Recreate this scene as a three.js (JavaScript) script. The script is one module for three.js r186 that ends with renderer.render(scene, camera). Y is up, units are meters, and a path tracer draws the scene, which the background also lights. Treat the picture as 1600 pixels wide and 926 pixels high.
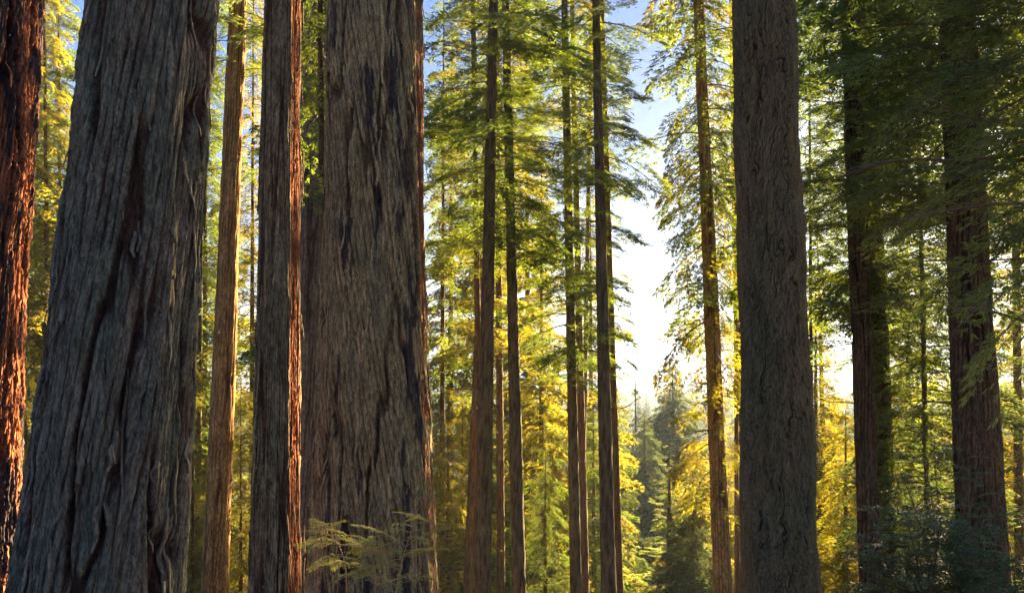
import * as THREE from 'three';
import { createNoise3D } from 'simplex-noise';
import { mergeGeometries } from 'three/addons/utils/BufferGeometryUtils.js';

/* ---------- camera, sky, sun, exposure ---------- */
const scene = new THREE.Scene();
const FPX = 1400, PITCH = 6 * Math.PI / 180, EYE = new THREE.Vector3(0, 1.7, 0);
const camera = new THREE.PerspectiveCamera(2 * Math.atan(463 / FPX) * 180 / Math.PI, 1024 / 592, 0.1, 4000);
camera.position.copy(EYE);
camera.rotation.set(PITCH, 0, 0);

const SUN_AZ = 27 * Math.PI / 180, SUN_EL = 14 * Math.PI / 180;
const sunDir = new THREE.Vector3(Math.sin(SUN_AZ) * Math.cos(SUN_EL), Math.sin(SUN_EL), -Math.cos(SUN_AZ) * Math.cos(SUN_EL));
const sun = new THREE.DirectionalLight(new THREE.Color().setRGB(1, 0.72, 0.37), 5);
sun.position.copy(sunDir).multiplyScalar(300);
sun.castShadow = true;
sun.shadow.radius = 2;
sun.shadow.mapSize.set(4096, 4096);
Object.assign(sun.shadow.camera, { left: -80, right: 80, top: 80, bottom: -80, near: 1, far: 700 });
scene.add(sun, sun.target);

{ // clear evening air: blue overhead, pale towards the horizon, whiter and brighter towards the low sun
  const W = 1024, H = 512, data = new Float32Array(W * H * 4), d = new THREE.Vector3();
  for (let r = 0; r < H; r++) for (let c = 0; c < W; c++) {
    const el = ((r + 0.5) / H - 0.5) * Math.PI, az = ((c + 0.5) / W - 0.5) * 2 * Math.PI;
    d.set(Math.cos(az) * Math.cos(el), Math.sin(el), Math.sin(az) * Math.cos(el));
    const ang = Math.acos(THREE.MathUtils.clamp(d.dot(sunDir), -1, 1)) * 180 / Math.PI;
    const h = Math.pow(1 - Math.max(d.y, 0), 4), k = (r * W + c) * 4;
    const glow = 0.9 * Math.exp(-ang / 5) + 0.03 * Math.exp(-ang / 25) + 0.52 * Math.exp(-Math.max(el, 0) * 180 / Math.PI / 8) * Math.pow((1 + Math.cos(Math.atan2(d.x, -d.z) - SUN_AZ)) / 2, 10);
    const low = THREE.MathUtils.smoothstep(-d.y, -0.02, 0.15);
    const base = [0.014 + 0.085 * h, 0.056 + 0.10 * h, 0.175 + 0.055 * h], warm = [1.0, 0.93, 0.83], under = [0.05, 0.055, 0.05];
    for (let i = 0; i < 3; i++) data[k + i] = 0.22 * THREE.MathUtils.lerp(base[i] + warm[i] * glow, under[i] + warm[i] * glow * 0.2, low);
    data[k + 3] = 1;
  }
  const t = new THREE.DataTexture(data, W, H, THREE.RGBAFormat, THREE.FloatType);
  t.mapping = THREE.EquirectangularReflectionMapping;
  t.magFilter = t.minFilter = THREE.LinearFilter;
  t.needsUpdate = true;
  scene.background = t;
  scene.environment = t;
}
scene.fog = new THREE.FogExp2(new THREE.Color().setRGB(0.62, 0.8, 1.0), 0.00022);

const renderer = new THREE.WebGLRenderer({ antialias: true });
renderer.setSize(1024, 592);
renderer.toneMapping = THREE.LinearToneMapping;
renderer.toneMappingExposure = 21.5;
renderer.shadowMap.enabled = true;
renderer.shadowMap.type = THREE.PCFSoftShadowMap;

/* ---------- helpers ---------- */
const { clamp, lerp, smoothstep } = THREE.MathUtils, TAU = Math.PI * 2;
function rng(seed) { let a = seed >>> 0; return () => { a = (a + 0x6d2b79f5) | 0; let t = Math.imul(a ^ (a >>> 15), 1 | a); t = (t + Math.imul(t ^ (t >>> 7), 61 | t)) ^ t; return ((t ^ (t >>> 14)) >>> 0) / 4294967296; }; }
const n3 = createNoise3D(rng(7));
const hash = (i, j = 0) => { let h = Math.imul(i | 0, 374761393) + Math.imul(j | 0, 668265263); h = Math.imul(h ^ (h >>> 13), 1274126177); return ((h ^ (h >>> 16)) >>> 0) / 4294967296; };
// a point of the place that lies on the sight line through photograph pixel (px, py), d metres ahead
function at(px, py, d) {
  const v = new THREE.Vector3((px - 800) / FPX, (463 - py) / FPX, -1).applyAxisAngle(new THREE.Vector3(1, 0, 0), PITCH);
  return v.multiplyScalar(d / -v.z).add(EYE);
}
const yAt = (py, d) => at(800, py, d).y;
const groundY = (x, z) => {
  const d = -z;
  let y;
  if (d < 0) y = -d * 0.1;
  else if (d < 220) y = -0.27 * d - 0.00002 * d * d;
  else if (d < 330) { const u = (d - 220) / 110; y = lerp(-60.4, -72, u * (2 - u)); }
  else y = -72 + 40 * smoothstep(d, 330, 620);
  return y + 0.25 * n3(x * 0.12, 3, z * 0.12) + (d > 60 ? Math.min(1, (d - 60) / 100) * 5 * n3(x * 0.008, 9, z * 0.008) : 0) + Math.abs(x) * 0.00;
};
const used = {};
function unique(name) { const n = used[name] = (used[name] ?? -1) + 1; return n ? name + '_' + String(n).padStart(3, '0') : name; }
function thing(name, label, category, pos, group) {
  const o = new THREE.Group();
  o.name = unique(name); o.position.copy(pos); o.userData = { label, category };
  if (group) o.userData.group = group;
  scene.add(o);
  return o;
}
function part(name, geometry, material, parent, kind) {
  const m = new THREE.Mesh(geometry, material);
  m.name = name; m.castShadow = m.receiveShadow = true;
  if (kind) m.userData.kind = kind;
  parent.add(m);
  return m;
}

/* ---------- textures ---------- */
function tileNoise(u, v, fu, fv, seed) {
  const x = u * fu + 0.37 * seed, y = v * fv + 0.61 * seed, i = Math.floor(x), j = Math.floor(y), s = x - i, t = y - j, a = s * s * (3 - 2 * s), b = t * t * (3 - 2 * t);
  const g = (p, q) => hash(((p % fu) + fu) % fu + seed * 131, ((q % fv) + fv) % fv + seed * 57);
  return lerp(lerp(g(i, j), g(i + 1, j), a), lerp(g(i, j + 1), g(i + 1, j + 1), a), b);
}
function makeTexture(size, f, srgb) {
  const data = new Uint8Array(size * size * 4);
  for (let y = 0; y < size; y++) for (let x = 0; x < size; x++) {
    const c = f((x + 0.5) / size, (y + 0.5) / size);
    for (let i = 0; i < 3; i++) data[(y * size + x) * 4 + i] = 255 * clamp(c[i], 0, 1);
    data[(y * size + x) * 4 + 3] = 255;
  }
  const t = new THREE.DataTexture(data, size, size);
  t.wrapS = t.wrapT = THREE.RepeatWrapping; t.magFilter = THREE.LinearFilter; t.minFilter = THREE.LinearMipmapLinearFilter; t.generateMipmaps = true;
  if (srgb) t.colorSpace = THREE.SRGBColorSpace;
  t.needsUpdate = true;
  return t;
}
// shredded vertical fibres, one tile = 0.6 m round and 1.8 m up
const fibre = (u, v) => {
  const w = u + 0.05 * tileNoise(u, v, 4, 5, 11);
  return 0.16 * tileNoise(w, v, 9, 4, 4) + 0.26 * tileNoise(w, v, 20, 14, 1) + 0.30 * tileNoise(w, v, 46, 34, 2) + 0.28 * tileNoise(w, v, 128, 110, 3);
};
const fibreTone = (u, v) => { const f = fibre(u, v), k = 0.54 + 1.0 * (f - 0.3); const q = tileNoise(u, v, 9, 6, 8); return [k * (0.94 + 0.1 * q), k * (0.96 + 0.04 * q), k]; };
const scaly = (u, v) => 0.3 * tileNoise(u, v, 14, 16, 21) + 0.4 * tileNoise(u, v, 40, 60, 22) + 0.3 * tileNoise(u, v, 110, 150, 23);
const fibreMap = makeTexture(512, fibreTone, true), fibreBump = makeTexture(512, (u, v) => { const f = fibre(u, v); return [f, f, f]; });
const scalyMap = makeTexture(512, (u, v) => { const k = 0.62 + 0.45 * (scaly(u, v) - 0.2); return [k, k, k]; }, true), scalyBump = makeTexture(512, (u, v) => { const f = scaly(u, v); return [f, f, f]; });
const duffMap = makeTexture(512, (u, v) => { const k = 0.45 + 0.5 * tileNoise(u, v, 8, 8, 31) * tileNoise(u, v, 90, 90, 32) + 0.3 * tileNoise(u, v, 200, 200, 33); return [k, k * 0.92, k * 0.8]; }, true);

/* ---------- materials ---------- */
const rgb = (r, g, b) => new THREE.Color().setRGB(r, g, b);
const barkFibre = new THREE.MeshPhysicalMaterial({ specularIntensity: 0.08, name: 'fibrous_bark', vertexColors: true, map: fibreMap, bumpMap: fibreBump, bumpScale: 0.022, roughness: 0.95 });
const barkStrip = new THREE.MeshPhysicalMaterial({ specularIntensity: 0.08, name: 'peeling_bark', vertexColors: true, map: fibreMap, bumpMap: fibreBump, bumpScale: 0.012, roughness: 0.95, side: THREE.DoubleSide });
const barkScaly = new THREE.MeshPhysicalMaterial({ specularIntensity: 0.1, name: 'scaly_bark', vertexColors: true, map: scalyMap, bumpMap: scalyBump, bumpScale: 0.009, roughness: 0.92 });
const limbWood = new THREE.MeshStandardMaterial({ name: 'limb_wood', color: rgb(0.11, 0.075, 0.05), roughness: 0.95 });
const leafMat = (name, r, g, b, t = 0.5) => new THREE.MeshPhysicalMaterial({ name, color: rgb(r, g, b), vertexColors: true, roughness: 1, transmission: t, thickness: 0, side: THREE.DoubleSide, specularIntensity: 0.4 });
const LEAF = {
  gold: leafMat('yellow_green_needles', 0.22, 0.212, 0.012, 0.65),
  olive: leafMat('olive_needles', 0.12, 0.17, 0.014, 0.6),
  dark: leafMat('dark_green_needles', 0.125, 0.18, 0.034, 0.58),
  blue: leafMat('grey_green_needles', 0.10, 0.135, 0.04, 0.5),
  valley: leafMat('valley_needles', 0.17, 0.21, 0.045, 0.65),
  far: leafMat('far_needles', 0.035, 0.06, 0.035, 0.3),
  sapling: leafMat('sapling_needles', 0.2, 0.22, 0.035, 0.45),
  dry: leafMat('dried_needles', 0.35, 0.09, 0.03, 0.3),
};
const glossLeaf = new THREE.MeshPhysicalMaterial({ name: 'glossy_leaf', color: rgb(0.10, 0.14, 0.04), vertexColors: true, roughness: 0.7, specularIntensity: 0.7, side: THREE.DoubleSide });

/* ---------- trunks ---------- */
const mix3 = (a, b, t) => [lerp(a[0], b[0], t), lerp(a[1], b[1], t), lerp(a[2], b[2], t)];
const BARK = {
  giantGrey: { kind: 'redwood', lobA: 0.09, flA: 0.19, flF: 1.0, stripW: 0.14, stripL: 1.6, stripA: 0.045, fibA: 0.016, crackA: 0.035, twist: 0.012, ridge: [0.15, 0.138, 0.102], alt: [0.122, 0.132, 0.098], crev: [0.062, 0.038, 0.027], charT: 9 },
  giantBrown: { kind: 'redwood', lobA: 0.09, flA: 0.15, flF: 1.35, stripW: 0.13, stripL: 3.4, stripA: 0.035, fibA: 0.016, crackA: 0.03, twist: -0.018, ridge: [0.30, 0.24, 0.12], alt: [0.25, 0.222, 0.118], crev: [0.12, 0.085, 0.044], charT: 0.40 },
  slimRed: { kind: 'redwood', lobA: 0.015, flA: 0.03, flF: 4, stripW: 0.035, stripL: 0.9, stripA: 0.02, fibA: 0.009, crackA: 0.014, twist: 0.01, ridge: [0.215, 0.155, 0.082], alt: [0.185, 0.145, 0.08], crev: [0.085, 0.05, 0.03], charT: 9 },
  burnt: { kind: 'redwood', lobA: 0.18, flA: 0.26, flF: 1.5, stripW: 0.085, stripL: 0.8, stripA: 0.05, fibA: 0.03, crackA: 0.06, twist: 0.02, ridge: [0.29, 0.11, 0.05], alt: [0.24, 0.095, 0.045], crev: [0.08, 0.028, 0.017], charT: 0.12 },
  tan: { kind: 'redwood', lobA: 0.02, flA: 0.03, flF: 2, stripW: 0.12, stripL: 2, stripA: 0.03, fibA: 0.014, crackA: 0.03, twist: 0.01, ridge: [0.36, 0.225, 0.085], alt: [0.32, 0.20, 0.08], crev: [0.12, 0.06, 0.022], charT: 9 },
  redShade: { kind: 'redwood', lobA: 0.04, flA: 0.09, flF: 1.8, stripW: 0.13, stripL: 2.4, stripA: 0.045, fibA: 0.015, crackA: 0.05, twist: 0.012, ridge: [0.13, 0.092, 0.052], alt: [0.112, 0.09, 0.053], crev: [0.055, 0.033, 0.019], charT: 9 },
  grey: { kind: 'redwood', lobA: 0.04, flA: 0.06, flF: 1.6, stripW: 0.13, stripL: 2.4, stripA: 0.045, fibA: 0.015, crackA: 0.04, twist: 0.01, ridge: [0.18, 0.155, 0.115], alt: [0.155, 0.14, 0.11], crev: [0.08, 0.055, 0.04], charT: 9 },
  fir: { kind: 'fir', amp: 0.042, ridge: [0.16, 0.118, 0.066], alt: [0.135, 0.114, 0.068], crev: [0.03, 0.02, 0.013] },
  pole: { kind: 'pole', amp: 0.016, ridge: [0.155, 0.118, 0.066], alt: [0.13, 0.115, 0.065], crev: [0.06, 0.038, 0.024] },
  redPole: { kind: 'pole', amp: 0.016, ridge: [0.185, 0.115, 0.054], alt: [0.155, 0.11, 0.054], crev: [0.08, 0.04, 0.02] },
};
function barkAt(p, th, y, R, seed) {
  const cx = Math.cos(th) * R + seed * 17.3, cz = Math.sin(th) * R;
  if (p.kind === 'redwood') {
    const lob = p.lobA * (n3(cx * 0.45, y * 0.05, cz * 0.45) + 0.6 * n3(cx * 1.1, y * 0.09, cz * 1.1));
    const rid = Math.abs(n3(cx * p.flF, y * 0.13, cz * p.flF) + 0.25 * n3(cx * 3, y * 0.5, cz * 3));
    const groove = Math.exp(-Math.pow(rid / 0.13, 2)) * smoothstep(n3(cx * 0.9, y * 0.16 + 40, cz * 0.9), -0.45, 0.25);
    const K = Math.max(5, Math.round(TAU * R / p.stripW));
    const u = (th / TAU + p.twist * y) * K + (0.10 / p.stripW) * (0.5 * n3(cx * 1.1, y * 0.22, cz * 1.1) + 0.16 * n3(cx * 4.2, y * 0.8, cz * 4.2));
    const fl = Math.floor(u), f = u - fl, i = ((fl % K) + K) % K + seed * 977;
    const v = y / p.stripL + hash(i, 5) * 9 + 0.12 * n3(cx * 9, y * 3, cz * 9), j = Math.floor(v), g = v - j, hg = hash(i, j), peel = Math.pow(1 - g, 5) * hash(i, j + 77);
    const prof = 1 - Math.pow(Math.abs(2 * f - 1), 3), crack = Math.pow(Math.abs(2 * f - 1), 5) * smoothstep(n3(cx * 2.1, y * 0.5 + 11, cz * 2.1), -0.5, 0.3);
    const u2 = u * 2.3 + 0.35 * n3(cx * 5, y * 0.7 + 20, cz * 5), i2 = Math.floor(u2), f2 = u2 - i2, v2 = y / (p.stripL * 0.2) + hash(i2, 9) * 7, j2 = Math.floor(v2), fine = hash(i2 + seed, j2 + 400) * 0.8 + 0.5 * (1 - Math.pow(Math.abs(2 * f2 - 1), 3)) + 0.5 * Math.pow(1 - (v2 - j2), 6);
    const fib = n3(cx * 13, y * 0.6, cz * 13) + 0.6 * n3(cx * 27, y * 1.3, cz * 27) + 0.9 * (fine - 0.7) + 0.35 * n3(cx * 22, y * 7, cz * 22);
    const flat = smoothstep(n3(cx * 0.7, y * 0.11 + 90, cz * 0.7), 0.15, 0.5); // smoother broad faces
    const sA = p.stripA * (1 - 0.75 * flat);
    const d = lob - p.flA * groove + sA * (0.75 * hg + 0.5 * prof * (0.4 + 0.6 * hg) + 0.5 * peel - 0.6) + p.fibA * fib - (p.crackA ?? 0.02) * crack * (1 - 0.6 * flat);
    const h = clamp(0.62 + 0.45 * (hg - 0.5) * (1 - flat) + 0.35 * (prof - 0.7) * (1 - 0.6 * flat) - 1.0 * groove - 0.55 * crack + 0.11 * fib, 0, 1);
    const ch = p.charT < 5 ? smoothstep(n3(cx * 1.6, y * 0.22, cz * 1.6) + 0.5 * n3(cx * 5, y * 0.8, cz * 5) + 0.25 * n3(cx * 14, y * 2.5, cz * 14), p.charT, p.charT + 0.35) : 0;
    return [d, h, ch];
  }
  if (p.kind === 'fir') {
    const wx = cx + 0.05 * n3(cx * 5, y * 2.6, cz * 5), wz = cz + 0.05 * n3(cx * 5 + 60, y * 2.6, cz * 5), on = smoothstep(n3(cx * 4, y * 0.9 + 70, cz * 4), -0.35, 0.25);
    const g1 = Math.abs(n3(wx * 7, y * 0.6, wz * 7)), g2 = Math.abs(n3(wx * 15 + 31, y * 2.6, wz * 15)), g3 = Math.abs(n3(cx * 30 + 11, y * 17, cz * 30));
    const h = clamp(Math.min(lerp(1, g1 * 7, on), g2 * 4 + 0.36, g3 * 2 + 0.6), 0, 1), sc = n3(cx * 38, y * 26, cz * 38);
    return [p.amp * (h - 0.6) + 0.007 * sc + 0.035 * n3(cx * 1.4, y * 0.4, cz * 1.4) + 0.012 * n3(cx * 5, y * 1.6, cz * 5), clamp(h * 0.9 + 0.18 * sc, 0, 1), 0];
  }
  const q = n3(cx * 9, y * 1.4, cz * 9) + 0.5 * n3(cx * 20, y * 4, cz * 20);
  return [p.amp * q + 0.03 * R * n3(cx, y * 0.4, cz), clamp(0.55 + 0.4 * q, 0, 1), 0];
}
// axis(y) -> {x, z, r}; y runs from the ground to the top; fine rows where the photograph looks
function trunkGeometry({ axis, y0, y1, fine, N, dy, bark, seed = 1, moss = 0, facet = 0, facetTurn = 0.05 }) {
  const rows = [];
  for (let y = y0; y < y1;) { rows.push(y); y += y > fine[0] && y < fine[1] ? dy : Math.max(dy * 6, 0.25); }
  rows.push(y1);
  const p = BARK[bark], M = rows.length, pos = new Float32Array(M * (N + 1) * 3), col = new Float32Array(M * (N + 1) * 3), uv = new Float32Array(M * (N + 1) * 2), idx = [];
  const mid = axis((fine[0] + fine[1]) / 2), nu = Math.max(1, Math.round(TAU * mid.r / 0.6)), facing = Math.atan2(-mid.z, -mid.x), base = axis(y0);
  for (let j = 0; j < M; j++) {
    const y = rows[j], a = axis(y);
    for (let i = 0; i <= N; i++) {
      const s = (i / N) * 2 - 1, q = 0.62 * s + 0.38 * s * s * s, th = facing + Math.PI * q; // more columns on the side towards the viewer
      const [d, h, ch] = barkAt(p, i === N ? facing - Math.PI : th, y, mid.r, seed), cf = Math.cos(th - facetTurn), r = (facet && cf > facet ? lerp(a.r, a.r * facet / cf, smoothstep(cf, facet, facet + 0.04)) : a.r) + d, k = j * (N + 1) + i;  // flattened side, shaped so the sun catches a wider rim
      pos[k * 3] = a.x + Math.cos(th) * r - base.x; pos[k * 3 + 1] = y - y0; pos[k * 3 + 2] = a.z + Math.sin(th) * r - base.z;
      uv[k * 2] = (th / TAU) * nu; uv[k * 2 + 1] = y / 1.8 + 0.5 * n3(Math.cos(th) * mid.r * 0.9 + seed, y * 0.12, Math.sin(th) * mid.r * 0.9);
      const cx = Math.cos(th) * mid.r, cz = Math.sin(th) * mid.r, v = n3(cx * 1.1 + seed, y * 0.35, cz * 1.1), w = n3(cx * 6, y * 1.5 + seed, cz * 6);
      let c = mix3(p.ridge, p.alt, smoothstep(v, -0.3, 0.4));
      c = mix3(p.crev, c, smoothstep(h, 0.12, 0.72));
      if (ch) c = mix3(c, [0.035, 0.033, 0.037], ch * 0.9);
      if (facet) c = mix3(c, [0.19, 0.062, 0.024], smoothstep(Math.cos(th - facetTurn) + 0.10 * w + 0.06 * v, facet - 0.03, facet + 0.12) * 0.95);  // red-orange of the sunlit rim put into the bark colour of the flattened side
      if (moss) c = mix3(c, [0.09, 0.105, 0.02], moss * smoothstep(n3(cx * 2.3, y * 0.5 + 7, cz * 2.3) + 0.4 * w, -0.3, 0.5));
      const t = 1.45 * (1 + 0.22 * w);
      for (let e = 0; e < 3; e++) col[k * 3 + e] = c[e] * t;
    }
  }
  for (let j = 0; j < M - 1; j++) for (let i = 0; i < N; i++) {
    const a = j * (N + 1) + i, b = a + 1, c = a + N + 1, e = c + 1;
    idx.push(a, c, b, b, c, e);
  }
  const g = new THREE.BufferGeometry();
  g.setAttribute('position', new THREE.BufferAttribute(pos, 3));
  g.setAttribute('color', new THREE.BufferAttribute(col, 3));
  g.setAttribute('uv', new THREE.BufferAttribute(uv, 2));
  g.setIndex(idx);
  g.computeVertexNormals();
  const nn = g.attributes.normal.array;
  for (let j = 0; j < M; j++) { const a = j * (N + 1) * 3, b = a + N * 3; for (let e = 0; e < 3; e++) nn[a + e] = nn[b + e] = (nn[a + e] + nn[b + e]) / 2; }
  return g;
}

/* ---------- boughs ---------- */
class Leaves {
  constructor() { this.p = []; this.c = []; this.i = []; }
  blade(o, dir, nrm, L, W, tone) {
    const s = new THREE.Vector3().crossVectors(dir, nrm).normalize().multiplyScalar(W / 2), k = this.p.length / 3, m = o.clone().addScaledVector(dir, L * 0.45).addScaledVector(nrm, L * 0.06), e = o.clone().addScaledVector(dir, L);
    this.p.push(o.x, o.y, o.z, m.x + s.x, m.y + s.y, m.z + s.z, e.x, e.y, e.z, m.x - s.x, m.y - s.y, m.z - s.z);
    for (let q = 0; q < 4; q++) this.c.push(tone[0], tone[1], tone[2]);
    this.i.push(k, k + 1, k + 2, k, k + 2, k + 3);
  }
  geometry() {
    const g = new THREE.BufferGeometry();
    g.setAttribute('position', new THREE.Float32BufferAttribute(this.p, 3));
    g.setAttribute('color', new THREE.Float32BufferAttribute(this.c, 3));
    g.setIndex(this.i);
    g.computeVertexNormals();
    return g;
  }
}
function taperTube(points, r0, r1, sides) {
  const p = [], idx = [], up = new THREE.Vector3(0.13, 1, 0.07).normalize(), n = points.length;
  for (let j = 0; j < n; j++) {
    const t = points[Math.min(j + 1, n - 1)].clone().sub(points[Math.max(j - 1, 0)]).normalize(), a = new THREE.Vector3().crossVectors(t, up).normalize(), b = new THREE.Vector3().crossVectors(a, t), r = lerp(r0, r1, j / (n - 1));
    for (let i = 0; i < sides; i++) { const q = i / sides * TAU; p.push(points[j].x + (a.x * Math.cos(q) + b.x * Math.sin(q)) * r, points[j].y + (a.y * Math.cos(q) + b.y * Math.sin(q)) * r, points[j].z + (a.z * Math.cos(q) + b.z * Math.sin(q)) * r); }
  }
  for (let j = 0; j < n - 1; j++) for (let i = 0; i < sides; i++) { const a = j * sides + i, b = j * sides + (i + 1) % sides; idx.push(a, b, a + sides, b, b + sides, a + sides); }
  const g = new THREE.BufferGeometry();
  g.setAttribute('position', new THREE.Float32BufferAttribute(p, 3));
  g.setIndex(idx);
  g.computeVertexNormals();
  return g;
}
// a bough 3 m long that grows along +x: its needles and its wood
function makeBough(o) {
  const R = rng(o.seed), leaves = new Leaves(), wood = [], L = o.len, V = (x, y, z) => new THREE.Vector3(x, y, z);
  const stem = (t) => V(L * t * (1 - 0.06 * t), L * (o.lift * t - o.droop * t * t + (o.tip ?? 0) * t * t * t * t), L * 0.05 * Math.sin(t * 4 + o.seed));
  const pts = []; for (let k = 0; k <= 7; k++) pts.push(stem(k / 7));
  wood.push(taperTube(pts, o.rad, o.rad * 0.15, 5));
  for (let k = 0; k < o.sec; k++) {
    const t = lerp(o.bare ?? 0.12, 0.99, (k + R() * 0.8) / o.sec), side = k % 2 ? 1 : -1, org = stem(t), prof = (o.flat ?? 0.3) * Math.pow(Math.sin(Math.PI * Math.min(1, 0.16 + 0.84 * t)), 0.7) + 0.07;
    const len = L * prof * (0.7 + 0.6 * R()), ang = (0.75 + 0.45 * R()) * (1 - 0.35 * t) * side, hang = o.hang * (0.5 + R()), rise = 0.25 * (R() - 0.45);
    const sec = (s) => V(org.x + Math.cos(ang) * len * s, org.y + len * (rise * s - hang * s * s), org.z + Math.sin(ang) * len * s);
    if (k % 2 === 0 || o.fineWood) wood.push(taperTube([sec(0), sec(0.35), sec(0.75)], o.rad * 0.3, o.rad * 0.08, 3));
    if (R() < o.gap) continue;
    const tone0 = 0.75 + 0.5 * R();
    for (let q = 0; q < o.twig; q++) {
      const s = 0.12 + 0.88 * (q + R() * 0.7) / o.twig, b = sec(s), sd = q % 2 ? 1 : -1, a2 = ang + sd * (0.7 + 0.35 * R()) * (1 - 0.5 * s), tl = len * o.twigL * (1 - 0.55 * s) * (0.7 + 0.6 * R());
      const dir = V(Math.cos(a2), -0.35 * R() * (0.4 + o.hang) - o.hang * 0.5 * s + 0.12, Math.sin(a2)).normalize();
      for (let n = 0; n < o.leaf; n++) {
        const w = lerp((n + 0.3 * R()) / o.leaf, 0.75 + 0.25 * R(), o.tuft), at0 = b.clone().addScaledVector(dir, tl * w), sp = (n % 2 ? 1 : -1) * (0.25 + 0.55 * R());
        const ld = dir.clone().applyAxisAngle(V(0, 1, 0), sp); ld.y += 0.7 * (R() - 0.55); ld.normalize();
        const nm = V(1.5 * (R() - 0.5), 1, 1.5 * (R() - 0.5)).normalize(), tn = tone0 * (0.7 + 0.5 * R()), y = 0.9 + 0.25 * R();
        leaves.blade(at0, ld, nm, o.leafL * (0.7 + 0.6 * R()), o.leafW * (0.7 + 0.6 * R()), [tn * y, tn, tn * (0.8 + 0.4 * R())]);
      }
    }
  }
  return { leaf: leaves.geometry(), wood: mergeGeometries(wood) };
}
const variants = (n, o) => Array.from({ length: n }, (_, k) => makeBough({ ...o, seed: o.seed + k * 13 }));
const BOUGH = {
  feather: variants(5, { seed: 101, len: 3, lift: 0.12, droop: 0.30, sec: 24, twig: 7, twigL: 0.45, leaf: 7, leafL: 0.19, leafW: 0.036, hang: 0.4, rad: 0.03, flat: 0.34, gap: 0.25, tuft: 0.35 }),
  hanging: variants(5, { seed: 301, len: 3, lift: 0.10, droop: 0.38, sec: 24, twig: 7, twigL: 0.42, leaf: 8, leafL: 0.20, leafW: 0.045, hang: 0.95, rad: 0.036, flat: 0.32, bare: 0.2, gap: 0.28, tuft: 0.4 }),
  dense: variants(5, { seed: 501, len: 3, lift: 0.08, droop: 0.28, sec: 30, twig: 8, twigL: 0.42, leaf: 7, leafL: 0.16, leafW: 0.036, hang: 0.6, rad: 0.032, flat: 0.38, bare: 0.1, gap: 0.24, tuft: 0.35 }),
  coarse: variants(5, { seed: 401, len: 3, lift: 0.10, droop: 0.36, sec: 20, twig: 6, twigL: 0.42, leaf: 6, leafL: 0.30, leafW: 0.08, hang: 0.7, rad: 0.034, flat: 0.34, bare: 0.08, gap: 0.15, tuft: 0.45 }),
  fine: variants(4, { seed: 811, len: 0.8, lift: 0.2, droop: 0.3, sec: 24, twig: 5, twigL: 0.26, leaf: 6, leafL: 0.024, leafW: 0.007, hang: 0.3, rad: 0.007, flat: 0.12, gap: 0.2, tuft: 0, fineWood: true }),
  broad: variants(4, { seed: 911, len: 1.2, lift: 0.25, droop: 0.3, sec: 12, twig: 4, twigL: 0.6, leaf: 5, leafL: 0.10, leafW: 0.048, hang: 0.15, rad: 0.009, flat: 0.34, gap: 0.1, tuft: 0.5, fineWood: true }),
  upswept: variants(3, { seed: 701, len: 3, lift: -0.08, droop: 0.32, tip: 0.5, sec: 24, twig: 7, twigL: 0.5, leaf: 5, leafL: 0.2, leafW: 0.07, hang: 0.1, rad: 0.03, flat: 0.16, gap: 0.25, tuft: 0.3 }),
};
const BARE = [1, 2, 3].map((s) => {
  const R = rng(900 + s), P = (t) => new THREE.Vector3(3 * t, 3 * (0.08 * t - 0.22 * t * t) + 0.06 * Math.sin(9 * t + s), 0.15 * Math.sin(5 * t + s)), out = [taperTube([0, 0.15, 0.3, 0.45, 0.6, 0.75, 0.9, 1].map(P), 0.034, 0.006, 5)];
  for (let k = 0; k < 9; k++) { const t = 0.2 + 0.75 * R(), b = P(t), a = (R() - 0.5) * 2.2, l = 0.3 + 0.6 * R(), e = new THREE.Vector3(Math.cos(a) * l, -l * 0.5 * R(), Math.sin(a) * l); out.push(taperTube([b, b.clone().addScaledVector(e, 0.5).add(new THREE.Vector3(0, 0.03, 0)), b.clone().add(e)], 0.012, 0.003, 3)); }
  return mergeGeometries(out);
});

/* ---------- trees ---------- */
const matrixOf = (x, y, z, yaw, pitch, roll, s) => new THREE.Matrix4().compose(new THREE.Vector3(x, y, z), new THREE.Quaternion().setFromEuler(new THREE.Euler(roll, yaw, pitch, 'YZX')), new THREE.Vector3(s, s, s));
let treeSeed = 1;
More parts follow.
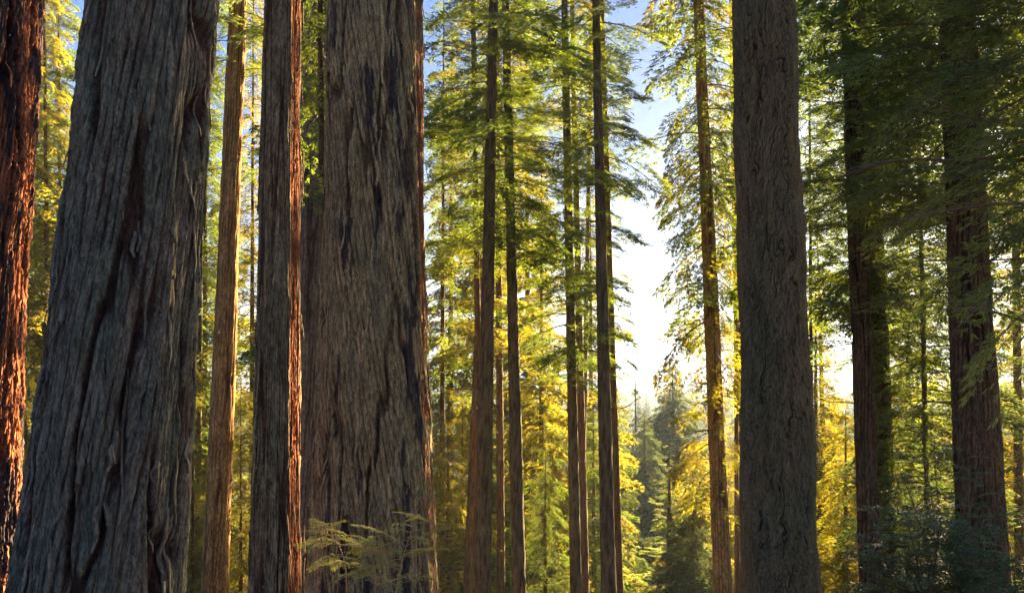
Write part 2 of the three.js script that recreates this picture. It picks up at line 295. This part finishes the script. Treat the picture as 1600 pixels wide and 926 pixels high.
// b / t: [pixel x, pixel width] of the trunk at the bottom and the top edge of the photograph; d: metres ahead
function tree(o) {
  const seed = o.seed ?? ++treeSeed, R = rng(seed * 7919), d = o.d, pb = at(o.b[0], 926, d), pt = at(o.t[0], 0, d);
  const wb = (at(o.b[0] + o.b[1], 926, d).x - pb.x) / 2, wt = (at(o.t[0] + o.t[1], 0, d).x - pt.x) / 2, z = -d;
  const gx = pb.x, y0 = groundY(gx, z) - 0.4, yTop = o.top !== undefined ? yAt(o.top, d) : pt.y + (o.over ?? 6);
  const axis = (y) => {
    const u = (y - pb.y) / (pt.y - pb.y);
    let r = lerp(wb, wt, u);
    if (u > 1) r = wt * Math.max(0.15, 1 - (y - pt.y) * 0.012);
    if (o.top !== undefined) r = wb * Math.max(0.03, Math.pow(clamp((yTop - y) / (yTop - pb.y), 0, 1.3), 0.8));
    const hg = y - y0;
    r *= 1 + (o.flare ?? 0.35) * Math.exp(-hg / (wb * 2.2));
    return { x: lerp(pb.x, pt.x, u) + (o.bend ?? 0) * Math.sin(clamp(u, -1, 1.4) * Math.PI), z, r: Math.max(r, 0.012) };
  };
  const base = axis(y0), g = thing(o.name, o.label, o.cat ?? 'tree', new THREE.Vector3(base.x, y0, base.z), o.group);
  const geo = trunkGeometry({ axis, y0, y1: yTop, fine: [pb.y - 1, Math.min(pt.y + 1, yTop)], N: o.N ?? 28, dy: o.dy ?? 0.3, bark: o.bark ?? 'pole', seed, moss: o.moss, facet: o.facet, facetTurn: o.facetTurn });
  part('trunk', geo, (o.bark === 'fir' || BARK[o.bark ?? 'pole'].kind === 'pole') ? barkScaly : barkFibre, g);
  if (o.strips) { // loose strips of bark, each hanging from its upper end
    const fr = axis((pb.y - 1 + Math.min(pt.y + 1, yTop)) / 2), face = Math.atan2(-fr.z, -fr.x), p = BARK[o.bark];
    for (let k = 0; k < o.strips.n; k++) {
      const ys = lerp(pb.y - 0.5, pt.y + 1, R()), th = face + (R() - 0.5) * 3.4, L = lerp(o.strips.L[0], o.strips.L[1], R() * R()), W = lerp(o.strips.W[0], o.strips.W[1], R()), lean = (R() - 0.5) * 0.12 * L / fr.r, curl = (0.02 + 0.12 * R() * R()) * (o.strips.curl ?? 1), q = 0.8 + 0.5 * R(), rows = 9, P = [], C = [], U = [], I = [];
      for (let j = 0; j <= rows; j++) {
        const t = j / rows, y = ys - L * t, a = axis(y), w = W * Math.pow(Math.sin(Math.PI * (0.1 + 0.82 * t)), 0.7) * (0.85 + 0.3 * hash(k, j)), c0 = th + lean * t + 0.02 * Math.sin(t * 7 + k);
        const r0 = axis(ys - L * 0.5).r * 0 + a.r + barkAt(p, c0, y, fr.r, seed)[0] * (1 - 0.6 * t) + 0.008 + curl * t * t * t;
        for (const [dw, dr] of [[-1, 0.5], [0, 1.2], [1, 0.5], [0, -0.6]]) { const an = c0 + dw * w / 2 / a.r, rr = r0 + dr * 0.012; P.push(a.x + Math.cos(an) * rr - base.x, y - y0, a.z + Math.sin(an) * rr - base.z); const cc = mix3(p.crev, p.ridge, dr > 0 ? 1 : 0.3); C.push(cc[0] * q * 1.5, cc[1] * q * 1.5, cc[2] * q * 1.5); U.push(an * fr.r / 0.6, y / 1.8); }
      }
      for (let j = 0; j < rows; j++) for (let e = 0; e < 4; e++) { const a = j * 4 + e, b = j * 4 + (e + 1) % 4; I.push(a, b, a + 4, b, b + 4, a + 4); }
      const sg = new THREE.BufferGeometry(); sg.setAttribute('position', new THREE.Float32BufferAttribute(P, 3)); sg.setAttribute('color', new THREE.Float32BufferAttribute(C, 3)); sg.setAttribute('uv', new THREE.Float32BufferAttribute(U, 2)); sg.setIndex(I); sg.computeVertexNormals();
      part('bark_strip', sg, barkStrip, g);
    }
  }
  for (const c of [].concat(o.crown ?? [])) {
    const c0 = yAt(c.y0, d), c1 = c.y1 === undefined ? yTop : Math.min(yTop, yAt(c.y1, d)), set = BOUGH[c.type ?? 'feather'], lists = set.map(() => []);
    const n = Math.round(c.n * (c.mul ?? 1.4));
    for (let k = 0; k < n; k++) {
      const u = (k + R() * 0.9) / n, y = lerp(c0, c1, u), a = axis(y), rad = lerp(c.r[0], c.r[1], Math.pow(u, c.pow ?? 1)) * (0.45 + 0.85 * R()) * (1 + 0.35 * n3(y * 0.35, seed * 3.1, k % 3));
      const yaw = c.az !== undefined ? (c.az + (R() - 0.5) * c.spread) * Math.PI / 180 : k * 2.39996 + (R() - 0.5) * 1.1;
      const s = rad / 3, q = matrixOf(a.x - base.x + Math.cos(yaw) * a.r * 0.6, y - y0, -Math.sin(yaw) * a.r * 0.6, yaw, (c.pitch ?? -0.05) + (R() - 0.5) * 0.75, (R() - 0.5) * 1.0, s);
      lists[Math.floor(R() * set.length)].push(q);
    }
    lists.forEach((list, v) => {
      if (!list.length) return;
      const im = new THREE.InstancedMesh(set[v].leaf, LEAF[c.leaf ?? 'olive'], list.length), tint = new THREE.Color();
      list.forEach((q, k) => { im.setMatrixAt(k, q); const t = 0.75 + 0.5 * R(); im.setColorAt(k, tint.setRGB(t * (0.9 + 0.25 * R()), t, t * (0.8 + 0.4 * R()))); });
      im.name = 'crown'; im.castShadow = im.receiveShadow = true; im.userData.kind = 'stuff'; g.add(im);
      if (c.limbs === 'each') list.forEach((q) => { const m = part('limb', set[v].wood, limbWood, g); q.decompose(m.position, m.quaternion, m.scale); });
      else { const wm = new THREE.InstancedMesh(set[v].wood, limbWood, list.length); list.forEach((q, k) => wm.setMatrixAt(k, q)); wm.name = 'limbs'; wm.castShadow = wm.receiveShadow = true; wm.userData.kind = 'stuff'; g.add(wm); }
    });
  }
  if (o.bare) for (let k = 0; k < o.bare.n; k++) {
    const y = yAt(lerp(o.bare.y0, o.bare.y1, (k + R()) / o.bare.n), d), a = axis(y), yaw = o.bare.az !== undefined ? (o.bare.az + (R() - 0.5) * 70) * Math.PI / 180 : R() * TAU, m = part('dead_branch', BARE[k % 3], limbWood, g);
    matrixOf(a.x - base.x + Math.cos(yaw) * a.r * 0.7, y - y0, -Math.sin(yaw) * a.r * 0.7, yaw, (R() - 0.5) * 0.3, R() * 6, (o.bare.s ?? 0.5) * (0.5 + 0.8 * R())).decompose(m.position, m.quaternion, m.scale);
  }
  return { g, axis, y0, base };
}

/* ---------- ground ---------- */
{
  const N = 200, pos = [], uv = [], idx = [], S = (t) => Math.sign(t) * (60 * Math.abs(t) + 840 * Math.pow(Math.abs(t), 3));
  for (let j = 0; j <= N; j++) for (let i = 0; i <= N; i++) { const x = S(i / N * 2 - 1), z = S(j / N * 2 - 1) - 60; pos.push(x, groundY(x, z), z); uv.push(x / 3, z / 3); }
  for (let j = 0; j < N; j++) for (let i = 0; i < N; i++) { const a = j * (N + 1) + i; idx.push(a, a + N + 1, a + 1, a + 1, a + N + 1, a + N + 2); }
  const g = new THREE.BufferGeometry();
  g.setAttribute('position', new THREE.Float32BufferAttribute(pos, 3)); g.setAttribute('uv', new THREE.Float32BufferAttribute(uv, 2)); g.setIndex(idx); g.computeVertexNormals();
  const m = part('ground', g, new THREE.MeshStandardMaterial({ name: 'forest_duff', map: duffMap, color: rgb(0.045, 0.045, 0.024), roughness: 1 }), scene, 'structure');
  m.userData.label = 'steep forest floor of brown needles falling towards the valley';
}
//TREES
/* ---------- the great trunks in front ---------- */
tree({ name: 'burnt_redwood', label: 'gnarled fire scarred redwood glowing orange, cut by the edge beside the giant grey redwood', d: 19, b: [-77, 170], t: [-13, 150], bark: 'burnt', N: 300, dy: 0.035, seed: 3, over: 3, strips: { n: 60, L: [0.3, 1.4], W: [0.03, 0.08], curl: 0.3 } });
tree({ name: 'giant_redwood', label: 'giant grey redwood trunk with shaggy peeling bark, widest trunk in the picture', d: 15, b: [156, 236], t: [238, 186], flare: 0.12, bark: 'giantGrey', N: 480, dy: 0.025, seed: 4, over: 3, strips: { n: 110, L: [0.35, 2.2], W: [0.04, 0.14] } });
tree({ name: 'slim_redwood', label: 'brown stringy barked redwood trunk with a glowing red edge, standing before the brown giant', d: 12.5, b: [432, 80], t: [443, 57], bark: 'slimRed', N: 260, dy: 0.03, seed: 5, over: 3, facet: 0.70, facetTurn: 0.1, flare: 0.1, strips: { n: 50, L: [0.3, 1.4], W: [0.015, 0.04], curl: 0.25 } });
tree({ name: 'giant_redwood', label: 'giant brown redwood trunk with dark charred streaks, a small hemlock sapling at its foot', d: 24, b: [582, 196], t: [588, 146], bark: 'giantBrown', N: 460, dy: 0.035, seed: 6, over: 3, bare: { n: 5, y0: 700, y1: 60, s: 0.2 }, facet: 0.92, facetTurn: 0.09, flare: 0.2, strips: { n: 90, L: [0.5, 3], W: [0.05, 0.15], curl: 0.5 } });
tree({ name: 'douglas_fir', label: 'dark straight fir trunk with scaly cracked bark, alone in front right of the bright gap', d: 13, b: [1221, 112], t: [1194, 90], bark: 'fir', N: 340, dy: 0.02, seed: 7, moss: 0.14, over: 3, bare: { n: 5, y0: 860, y1: 60, s: 0.14 } });
/* ---------- trunks between and behind the giants ---------- */
tree({ name: 'tan_cedar', label: 'slim pale tan trunk between the giant grey redwood and the red edged slim redwood', d: 34, b: [335, 40], t: [371, 26], bark: 'tan', N: 64, dy: 0.12, crown: { y0: 120, y1: -400, r: [2, 2.5], n: 34, leaf: 'olive' }, bare: { n: 7, y0: 600, y1: 100, s: 0.35 } });
tree({ name: 'grey_redwood', label: 'grey redwood trunk showing in the slot between the slim redwood and the brown giant', d: 32, b: [484, 70], t: [490, 54], bark: 'grey', N: 90, dy: 0.1 });
tree({ name: 'thin_conifer', label: 'thin leafy conifer hanging green boughs over the grey redwood in the slot', d: 26, b: [508, 12], t: [500, 8], over: 5, crown: { y0: 300, y1: -350, r: [1.5, 2], n: 60, leaf: 'olive', type: 'hanging' } });
tree({ name: 'thin_conifer', label: 'thin dark stem low beside the tan trunk, against sunlit leaves', d: 44, b: [307, 10], t: [316, 6], crown: { y0: 640, y1: -250, r: [2.2, 2], n: 70, leaf: 'olive' } });
/* ---------- the row of slender trunks right of the brown giant ---------- */
tree({ name: 'slender_conifer', label: 'thin reddish trunk, first to the right of the brown giant redwood', d: 40, b: [752, 11], t: [739, 7], bark: 'redPole', crown: { y0: 420, y1: -50, r: [2.6, 2], n: 42, leaf: 'olive' } });
tree({ name: 'slender_conifer', label: 'brown flared trunk foot half hidden behind the leaning slender trunk', d: 41, b: [732, 17], t: [768, 8], bark: 'redPole', bare: { n: 8, y0: 800, y1: 300 } });
tree({ name: 'slender_conifer', label: 'dark slender trunk leaning right, nearest the brown giant in the row of slender trunks', d: 30, b: [753, 27], t: [771, 13], N: 40, dy: 0.15, crown: { y0: 360, y1: -50, r: [2.5, 2.2], n: 28, leaf: 'olive' }, bare: { n: 14, y0: 760, y1: 300 } });
tree({ name: 'slender_conifer', label: 'thin reddish trunk between the leaning slender trunk and its straight neighbour', d: 45, b: [783, 13], t: [776, 6], bark: 'redPole', crown: { y0: 560, y1: -50, r: [2.8, 2.2], n: 73, leaf: 'gold' } });
tree({ name: 'slender_conifer', label: 'straight slender trunk with an orange edge, second dark trunk of the slender row', d: 33, b: [811, 22], t: [790, 11], N: 40, dy: 0.15, crown: { y0: 420, y1: -50, r: [2.8, 2.2], n: 47, leaf: 'olive' }, bare: { n: 12, y0: 760, y1: 350 } });
tree({ name: 'slender_conifer', label: 'slender trunk with an orange trunk close behind it, third dark trunk of the slender row', d: 36, b: [900, 18], t: [882, 10], N: 36, dy: 0.15, crown: { y0: 600, y1: -50, r: [2.9, 2.2], n: 64, leaf: 'olive' }, bare: { n: 10, y0: 800, y1: 560 } });
tree({ name: 'slender_conifer', label: 'orange brown trunk just behind the third dark trunk of the slender row', d: 43, b: [914, 14], t: [894, 7], bark: 'redPole', crown: { y0: 220, y1: -50, r: [1.9, 1.7], n: 22, leaf: 'gold' } });
tree({ name: 'slender_conifer', label: 'very thin straight pole of a trunk left of the smooth dark pole by the gap', d: 50, b: [908, 8], t: [925, 5], bark: 'redPole', crown: { y0: 300, y1: -50, r: [1.6, 1.4], n: 25, leaf: 'olive' } });
tree({ name: 'slender_conifer', label: 'smooth dark pole of a trunk on the left side of the bright gap', d: 28, b: [951, 24], t: [931, 11], N: 44, dy: 0.15, crown: [{ y0: 300, y1: -50, r: [1.9, 1.9], n: 25, leaf: 'olive' }, { y0: 560, y1: 330, r: [1.5, 1.7], n: 8, leaf: 'olive', az: 190, spread: 180 }], bare: { n: 14, y0: 800, y1: 350, s: 0.4 } });
tree({ name: 'slender_conifer', label: 'orange lit trunk hidden but for its edge behind the smooth dark pole by the gap', d: 39, b: [967, 15], t: [940, 7], bark: 'redPole', crown: { y0: 620, y1: -50, r: [1.3, 1.2], n: 42, leaf: 'olive' } });
/* ---------- right of the gap ---------- */
tree({ name: 'orange_redwood', label: 'orange lit redwood with drooping golden boughs between the bright gap and the dark fir', d: 42, b: [1130, 28], t: [1092, 15], bark: 'tan', N: 64, dy: 0.12, crown: [{ y0: 520, y1: -80, r: [2.1, 3.0], pow: 1.4, n: 72, leaf: 'olive', type: 'hanging', limbs: 'each', pitch: -0.25 }, { y0: 540, y1: -80, r: [2, 2.8], n: 20, leaf: 'gold', type: 'hanging', pitch: -0.25 }, { y0: 800, y1: 480, r: [1.6, 2.4], n: 26, leaf: 'gold', type: 'hanging', limbs: 'each', pitch: -0.25 }], bare: { n: 12, y0: 880, y1: 400, s: 0.9 } });
tree({ name: 'thin_conifer', label: 'thin reddish trunk between the orange redwood and the dark fir', d: 55, b: [1160, 15], t: [1143, 7], bark: 'redPole', crown: { y0: 820, y1: 500, r: [2.4, 1.8], n: 40, leaf: 'gold' } });
tree({ name: 'thin_conifer', label: 'thin reddish trunk in golden leaves just right of the dark fir', d: 62, b: [1293, 12], t: [1268, 5], bark: 'redPole', top: 330, crown: { y0: 900, r: [2.0, 0.5], n: 120, leaf: 'gold' }, bare: { n: 8, y0: 920, y1: 600 } });
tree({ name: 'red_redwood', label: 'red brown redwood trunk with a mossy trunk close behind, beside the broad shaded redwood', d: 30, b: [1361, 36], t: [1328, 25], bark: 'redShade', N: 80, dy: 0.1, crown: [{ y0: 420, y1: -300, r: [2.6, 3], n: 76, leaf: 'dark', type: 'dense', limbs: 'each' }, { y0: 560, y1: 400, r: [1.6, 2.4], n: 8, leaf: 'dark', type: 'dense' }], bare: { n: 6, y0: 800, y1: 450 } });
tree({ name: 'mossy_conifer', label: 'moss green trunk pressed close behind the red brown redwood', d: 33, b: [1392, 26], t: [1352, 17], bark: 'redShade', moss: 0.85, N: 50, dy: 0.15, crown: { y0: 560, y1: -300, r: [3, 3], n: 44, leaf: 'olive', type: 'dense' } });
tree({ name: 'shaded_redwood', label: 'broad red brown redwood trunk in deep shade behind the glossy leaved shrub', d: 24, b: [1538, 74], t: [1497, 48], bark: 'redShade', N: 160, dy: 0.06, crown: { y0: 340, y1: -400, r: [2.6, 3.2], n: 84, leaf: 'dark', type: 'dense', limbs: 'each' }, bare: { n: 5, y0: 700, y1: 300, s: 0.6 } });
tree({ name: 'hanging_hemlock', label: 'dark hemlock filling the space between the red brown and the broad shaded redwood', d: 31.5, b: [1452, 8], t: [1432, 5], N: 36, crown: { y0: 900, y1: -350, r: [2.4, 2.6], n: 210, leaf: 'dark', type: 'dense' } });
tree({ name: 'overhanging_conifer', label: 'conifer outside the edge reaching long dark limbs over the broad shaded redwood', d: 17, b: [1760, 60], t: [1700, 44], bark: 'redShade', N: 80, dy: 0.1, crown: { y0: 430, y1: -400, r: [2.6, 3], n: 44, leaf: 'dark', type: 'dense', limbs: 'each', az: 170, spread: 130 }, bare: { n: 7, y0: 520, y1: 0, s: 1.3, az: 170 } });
tree({ name: 'thin_conifer', label: 'thin reddish trunk in orange light at the edge right of the broad shaded redwood', d: 50, b: [1594, 14], t: [1584, 8], bark: 'redPole', crown: { y0: 880, y1: -150, r: [3, 2.6], n: 110, leaf: 'gold' } });
/* ---------- golden trees further down the slope ---------- */
const FAR = 'sunlit conifers down the slope';
const BACK = [
  ['golden conifer in the gap between the burnt and the giant grey redwood', 46, 78, 12, 66, -200, 960, 3.4, 200, 'gold'],
  ['greener conifer behind the golden one, between burnt and giant grey redwood', 58, 40, 12, 36, -180, 960, 4, 170, 'olive'],
  ['dense olive conifer mostly hidden behind the giant grey redwood', 52, 190, 14, 190, -200, 900, 4, 110, 'olive'],
  ['olive leafed conifer behind the tan trunk, on the side of the giant grey redwood', 56, 318, 12, 322, -60, 960, 3.2, 190, 'olive'],
  ['golden leafed conifer in the slot between tan trunk and slim redwood', 50, 392, 10, 396, -120, 960, 2.8, 180, 'gold'],
  ['bright golden conifer touching the right edge of the brown giant redwood', 58, 702, 12, 706, 40, 960, 3.2, 130, 'gold'],
  ['wide golden conifer seen low between the two darkest slender trunks', 66, 778, 13, 782, 170, 960, 3.6, 130, 'gold'],
  ['yellow conifer with full boughs between second and third slender trunks', 54, 846, 11, 846, 210, 960, 2.8, 120, 'gold'],
  ['small green young conifer low between second and third slender trunks', 46, 852, 7, 852, 700, 990, 2.2, 70, 'olive'],
  ['golden conifer behind the third slender trunk and the thin pole', 74, 925, 12, 922, 300, 960, 3.8, 120, 'gold'],
  ['olive conifer low behind the smooth dark pole by the gap', 84, 965, 12, 965, 600, 960, 2.6, 90, 'olive'],
  ['golden young conifer low under the boughs of the orange redwood', 62, 1090, 9, 1090, 690, 990, 2.8, 80, 'gold'],
  ['low golden conifer behind the orange redwood', 76, 1140, 12, 1138, 720, 990, 2.6, 110, 'gold'],
  ['bright golden spire right of the dark fir, tip against the white sky', 58, 1276, 11, 1274, 420, 980, 2.6, 120, 'gold'],
  ['low yellow conifer between the dark fir and the red brown redwood', 44, 1322, 9, 1322, 640, 990, 2.4, 90, 'gold'],
  ['golden conifer glimpsed between the mossy trunk and the hanging hemlock', 60, 1420, 12, 1418, 300, 980, 3.6, 100, 'gold'],
  ['orange gold conifer at the edge behind the thin reddish trunk', 64, 1615, 12, 1610, 60, 980, 4, 120, 'gold'],
  ['golden young conifer low beside the foot of the brown giant redwood', 44, 700, 8, 700, 640, 990, 2.4, 80, 'gold'],
  ['tall olive green conifer showing between the first two slender trunks', 72, 768, 12, 766, -40, 960, 3.4, 120, 'olive'],
  ['green young conifer low between the brown flared foot and the reddish trunk', 52, 770, 8, 770, 720, 990, 2.4, 80, 'olive'],
  ['green conifer in the dip between third slender trunk and smooth dark pole', 58, 928, 9, 926, 640, 990, 2.6, 90, 'olive'],
  ['blue green conifer far down behind the young one in the slender row', 96, 866, 12, 866, 560, 960, 4.2, 110, 'blue'],
  ['tall olive conifer behind the second slender trunk, crown up to the blue sky', 64, 826, 12, 822, -60, 700, 3, 90, 'olive'],
  ['tall thin conifer between the brown giant and the first reddish trunk', 48, 690, 10, 694, -100, 620, 2.2, 50, 'olive'],
  ['orange gold conifer low between the red brown redwood and the dark fir', 70, 1304, 10, 1304, 610, 980, 3, 100, 'gold'],
  ['olive conifer whose upper boughs fill the space right of the dark fir', 35, 1270, 8, 1264, -80, 500, 2.4, 80, 'olive'],
  ['golden topped conifer just behind the orange redwood and the dark fir', 46, 1152, 8, 1148, -60, 420, 2, 56, 'gold'],
  ['bright young conifer low between the giant grey redwood and the tan trunk', 39, 300, 6, 302, 640, 1010, 1.7, 60, 'gold'],
  ['bright young conifer low between the tan trunk and the slim redwood', 36, 376, 6, 376, 590, 1010, 1.8, 60, 'gold'],
  ['bright young conifer low between the burnt redwood and the giant grey one', 34, 40, 6, 40, 560, 1010, 1.8, 60, 'gold'],
  ['bright young conifer low behind the leaning slender trunk and the flared foot', 48, 722, 7, 722, 600, 1010, 2.2, 70, 'gold'],
  ['yellow green conifer behind the slot of grey redwood and slim redwood', 42, 470, 10, 474, -100, 700, 2.6, 90, 'olive'],
  ['low golden conifer right of the giant grey redwood beside the tan trunk', 42, 300, 8, 300, 560, 990, 2, 80, 'gold'],
  ['high crowned olive conifer above the gap of burnt and giant redwood', 52, 96, 11, 90, -160, 560, 3, 100, 'olive'],
];
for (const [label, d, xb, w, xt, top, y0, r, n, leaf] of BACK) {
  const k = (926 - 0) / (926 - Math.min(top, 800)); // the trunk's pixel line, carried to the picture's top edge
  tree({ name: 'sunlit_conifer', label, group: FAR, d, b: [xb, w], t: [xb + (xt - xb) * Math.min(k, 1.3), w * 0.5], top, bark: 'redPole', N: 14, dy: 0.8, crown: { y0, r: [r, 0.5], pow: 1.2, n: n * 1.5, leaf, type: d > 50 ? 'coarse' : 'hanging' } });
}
/* ---------- conifers of the valley, in the gap ---------- */
const VALLEY = [
  ['snag', 'bare topped snag like a needle against the white sky in the gap', 118, 995, 8, 992, 560, 760, 2.4, 30, 'blue', 'coarse'],
  ['valley_conifer', 'tallest pointed conifer in the gap, its ragged tip against the white sky', 128, 1054, 13, 1050, 552, 780, 6.4, 190, 'blue', 'coarse'],
  ['valley_conifer', 'broad rounded conifer crown left of the tall pointed conifer in the gap', 104, 1008, 14, 1006, 640, 930, 6.5, 240, 'blue', 'coarse'],
  ['young_conifer', 'young conifer low in the gap with upswept branch tips rimmed in gold', 60, 1046, 11, 1046, 690, 1010, 3.6, 62, 'valley', 'upswept'],
  ['young_conifer', 'small dark conifer low between the gold rimmed one and the orange redwood', 55, 1083, 8, 1082, 730, 990, 3, 140, 'blue', 'coarse'],
  ['valley_conifer', 'hazy conifer low left of the broad rounded crown in the gap', 112, 968, 11, 966, 655, 960, 4.4, 170, 'blue', 'coarse'],
];
for (const [name, label, d, xb, w, xt, top, y0, r, n, leaf, type] of VALLEY) tree({ name, label, d, b: [xb, w], t: [xt - (xb - xt), w * 0.5], top, bark: 'pole', N: 12, dy: 0.8, crown: { y0, r: [r, 0.35], pow: 0.95, n, leaf, type } });
/* ---------- far wood on the valley floor and the hill across ---------- */
{
  const R = rng(4242), cone = [], wd = [];
  for (let k = 0; k < 90; k++) {
    const u = (k + R()) / 90, rad = (1 - u) * 4.6 * (0.7 + 0.5 * R()) + 0.4, q = matrixOf(0, 6 + u * 26, 0, k * 2.4 + R(), -0.15 + (R() - 0.5) * 0.3, 0, rad / 3);
    const bl = new Leaves(), rr = rng(k + 50);
    for (let i = 0; i < 26; i++) { const t = 0.1 + 0.9 * rr(), s = (rr() - 0.5) * 1.5 * (1.1 - t); bl.blade(new THREE.Vector3(3 * t, -0.5 * t * t + 0.2 * (rr() - 0.5), s), new THREE.Vector3(1, -0.4 * rr(), s * 2).normalize(), new THREE.Vector3(rr() - 0.5, 1, rr() - 0.5).normalize(), 1.0, 0.5, [0.8 + 0.4 * rr(), 0.8 + 0.4 * rr(), 0.9]); }
    cone.push(bl.geometry().applyMatrix4(q));
  }
  const trunkG = new THREE.CylinderGeometry(0.06, 0.45, 31, 6).translate(0, 15, 0), leafG = mergeGeometries(cone), list = [];
  for (let tries = 0; list.length < 3600 && tries < 40000; tries++) {
    const d = 130 + 560 * Math.pow(R(), 0.8), x = (R() - 0.5) * 1.7 * d;
    const y = groundY(x, -d), s = 0.55 + 0.5 * R();
    list.push(new THREE.Matrix4().compose(new THREE.Vector3(x, y, -d), new THREE.Quaternion().setFromAxisAngle(new THREE.Vector3(0, 1, 0), R() * TAU), new THREE.Vector3(s, s * (0.85 + 0.3 * R()), s)));
  }
  const g = thing('far_wood', 'hazy far wood of conifers on the valley floor and hill across', 'wood', new THREE.Vector3());
  g.userData.kind = 'stuff';
  for (const [name, geo, mat] of [['foliage', leafG, LEAF.far], ['trunks', trunkG, limbWood]]) {
    const im = new THREE.InstancedMesh(geo, mat, list.length), tint = new THREE.Color();
    list.forEach((q, k) => { im.setMatrixAt(k, q); const t = 0.6 + 0.6 * hash(k, 3); im.setColorAt(k, tint.setRGB(t, t * (0.95 + 0.1 * hash(k, 4)), t)); });
    im.name = name; im.userData.kind = 'stuff'; im.castShadow = im.receiveShadow = true; g.add(im);
  }
}
/* ---------- small growth at the feet of the big trunks ---------- */
{ // arching hemlock sapling
  const R = rng(77), d = 11, c = at(585, 926, d), gy = groundY(c.x, -d) - 0.05, V = (x, y, z) => new THREE.Vector3(x, y, z);
  const g = thing('hemlock_sapling', 'small arching hemlock sapling with feathery sunlit sprays before the brown giant redwood', 'sapling', V(c.x, gy, -d));
  const loc = (px, py, dz) => at(px - 18, py + 4, d - dz).sub(V(c.x, gy, -d));
  const stems = [[V(0, 0, 0), loc(560, 960, 0), loc(557, 880, 0.1), loc(545, 845, 0.15), loc(527, 828, 0.2), loc(500, 822, 0.25)], [V(0.15, 0, 0.05), loc(630, 970, -0.1), loc(642, 890, -0.1), loc(654, 845, -0.1), loc(666, 812, -0.05), loc(664, 800, 0)], [V(0.05, 0, 0.1), loc(600, 960, 0.2), loc(604, 900, 0.25), loc(596, 862, 0.3), loc(575, 848, 0.35)]];
  const saplingWood = new THREE.MeshStandardMaterial({ name: 'sapling_wood', color: rgb(0.26, 0.16, 0.075), roughness: 0.9 });
  stems.forEach((pts, si) => {
    const curve = new THREE.CatmullRomCurve3(pts);
    part('stem', taperTube(curve.getPoints(24), 0.012, 0.003, 6), saplingWood, g);
    const n = [22, 18, 16][si];
    for (let k = 0; k < n; k++) {
      const t = lerp(0.42, 0.99, (k + R()) / n), p = curve.getPoint(t), yaw = (k % 2 ? 0 : Math.PI) + (R() - 0.5) * 2.6, v = Math.floor(R() * 4), s = lerp(1.15, 0.35, Math.max(0, (t - 0.42) / 0.57)) * (0.5 + 0.5 * R());
      const m = part('branch', BOUGH.fine[v].wood, saplingWood, g);
      matrixOf(p.x, p.y, p.z, yaw, 0.12 + (R() - 0.5) * 0.9, (R() - 0.5) * 1.2, s).decompose(m.position, m.quaternion, m.scale);
      part('needles', BOUGH.fine[v].leaf, si === 2 && k === 11 ? LEAF.dry : LEAF.sapling, m, 'stuff');
    }
  });
}
function shrub(label, d, px, py, wide, stemsN, boughs, seed) {
  const R = rng(seed), c = at(px, py, d), gy = groundY(c.x, -d) - 0.05, H = c.y - gy, g = thing('glossy_shrub', label, 'shrub', new THREE.Vector3(c.x, gy, -d)), lists = [[], [], [], []];
  for (let s = 0; s < stemsN; s++) {
    const a = (s / stemsN) * TAU + R(), sp = wide * (0.4 + 0.6 * R()), h = H * (0.72 + 0.36 * R()), pts = [];
    for (let k = 0; k <= 8; k++) { const t = k / 8; pts.push(new THREE.Vector3(Math.cos(a) * sp * Math.pow(t, 1.5) + 0.08 * Math.sin(t * 7 + s), h * t, Math.sin(a) * sp * Math.pow(t, 1.5) * 0.7)); }
    part('stem', taperTube(pts, 0.035, 0.008, 6), limbWood, g);
    const curve = new THREE.CatmullRomCurve3(pts), n = Math.round(boughs / stemsN);
    for (let k = 0; k < n; k++) { const t = lerp(0.4, 1, (k + R()) / n), p = curve.getPoint(t); lists[Math.floor(R() * 4)].push(matrixOf(p.x, p.y, p.z, R() * TAU, 0.1 + (R() - 0.5) * 0.5, (R() - 0.5) * 0.5, (0.5 + 0.5 * R()) * lerp(1.1, 0.6, t))); }
  }
  lists.forEach((list, v) => [[BOUGH.broad[v].leaf, glossLeaf, 'foliage'], [BOUGH.broad[v].wood, limbWood, 'twigs']].forEach(([geo, mat, name]) => {
    const im = new THREE.InstancedMesh(geo, mat, list.length), tint = new THREE.Color();
    list.forEach((q, k) => { im.setMatrixAt(k, q); const t = 0.75 + 0.5 * hash(k, v); im.setColorAt(k, tint.setRGB(t, t, t)); });
    im.name = name; im.userData.kind = 'stuff'; im.castShadow = im.receiveShadow = true; g.add(im);
  }));
}
shrub('glossy leaved shrub with pale sky glints before the feet of the shaded redwoods', 16, 1440, 790, 1.25, 11, 260, 31);
shrub('lower glossy shrub at the edge under the broad shaded redwood', 18, 1580, 850, 0.9, 7, 130, 32);
shrub('taller loose shrub between the red brown redwood and the broad shaded one', 21, 1470, 690, 1.0, 7, 150, 33);
//END
renderer.render(scene, camera);
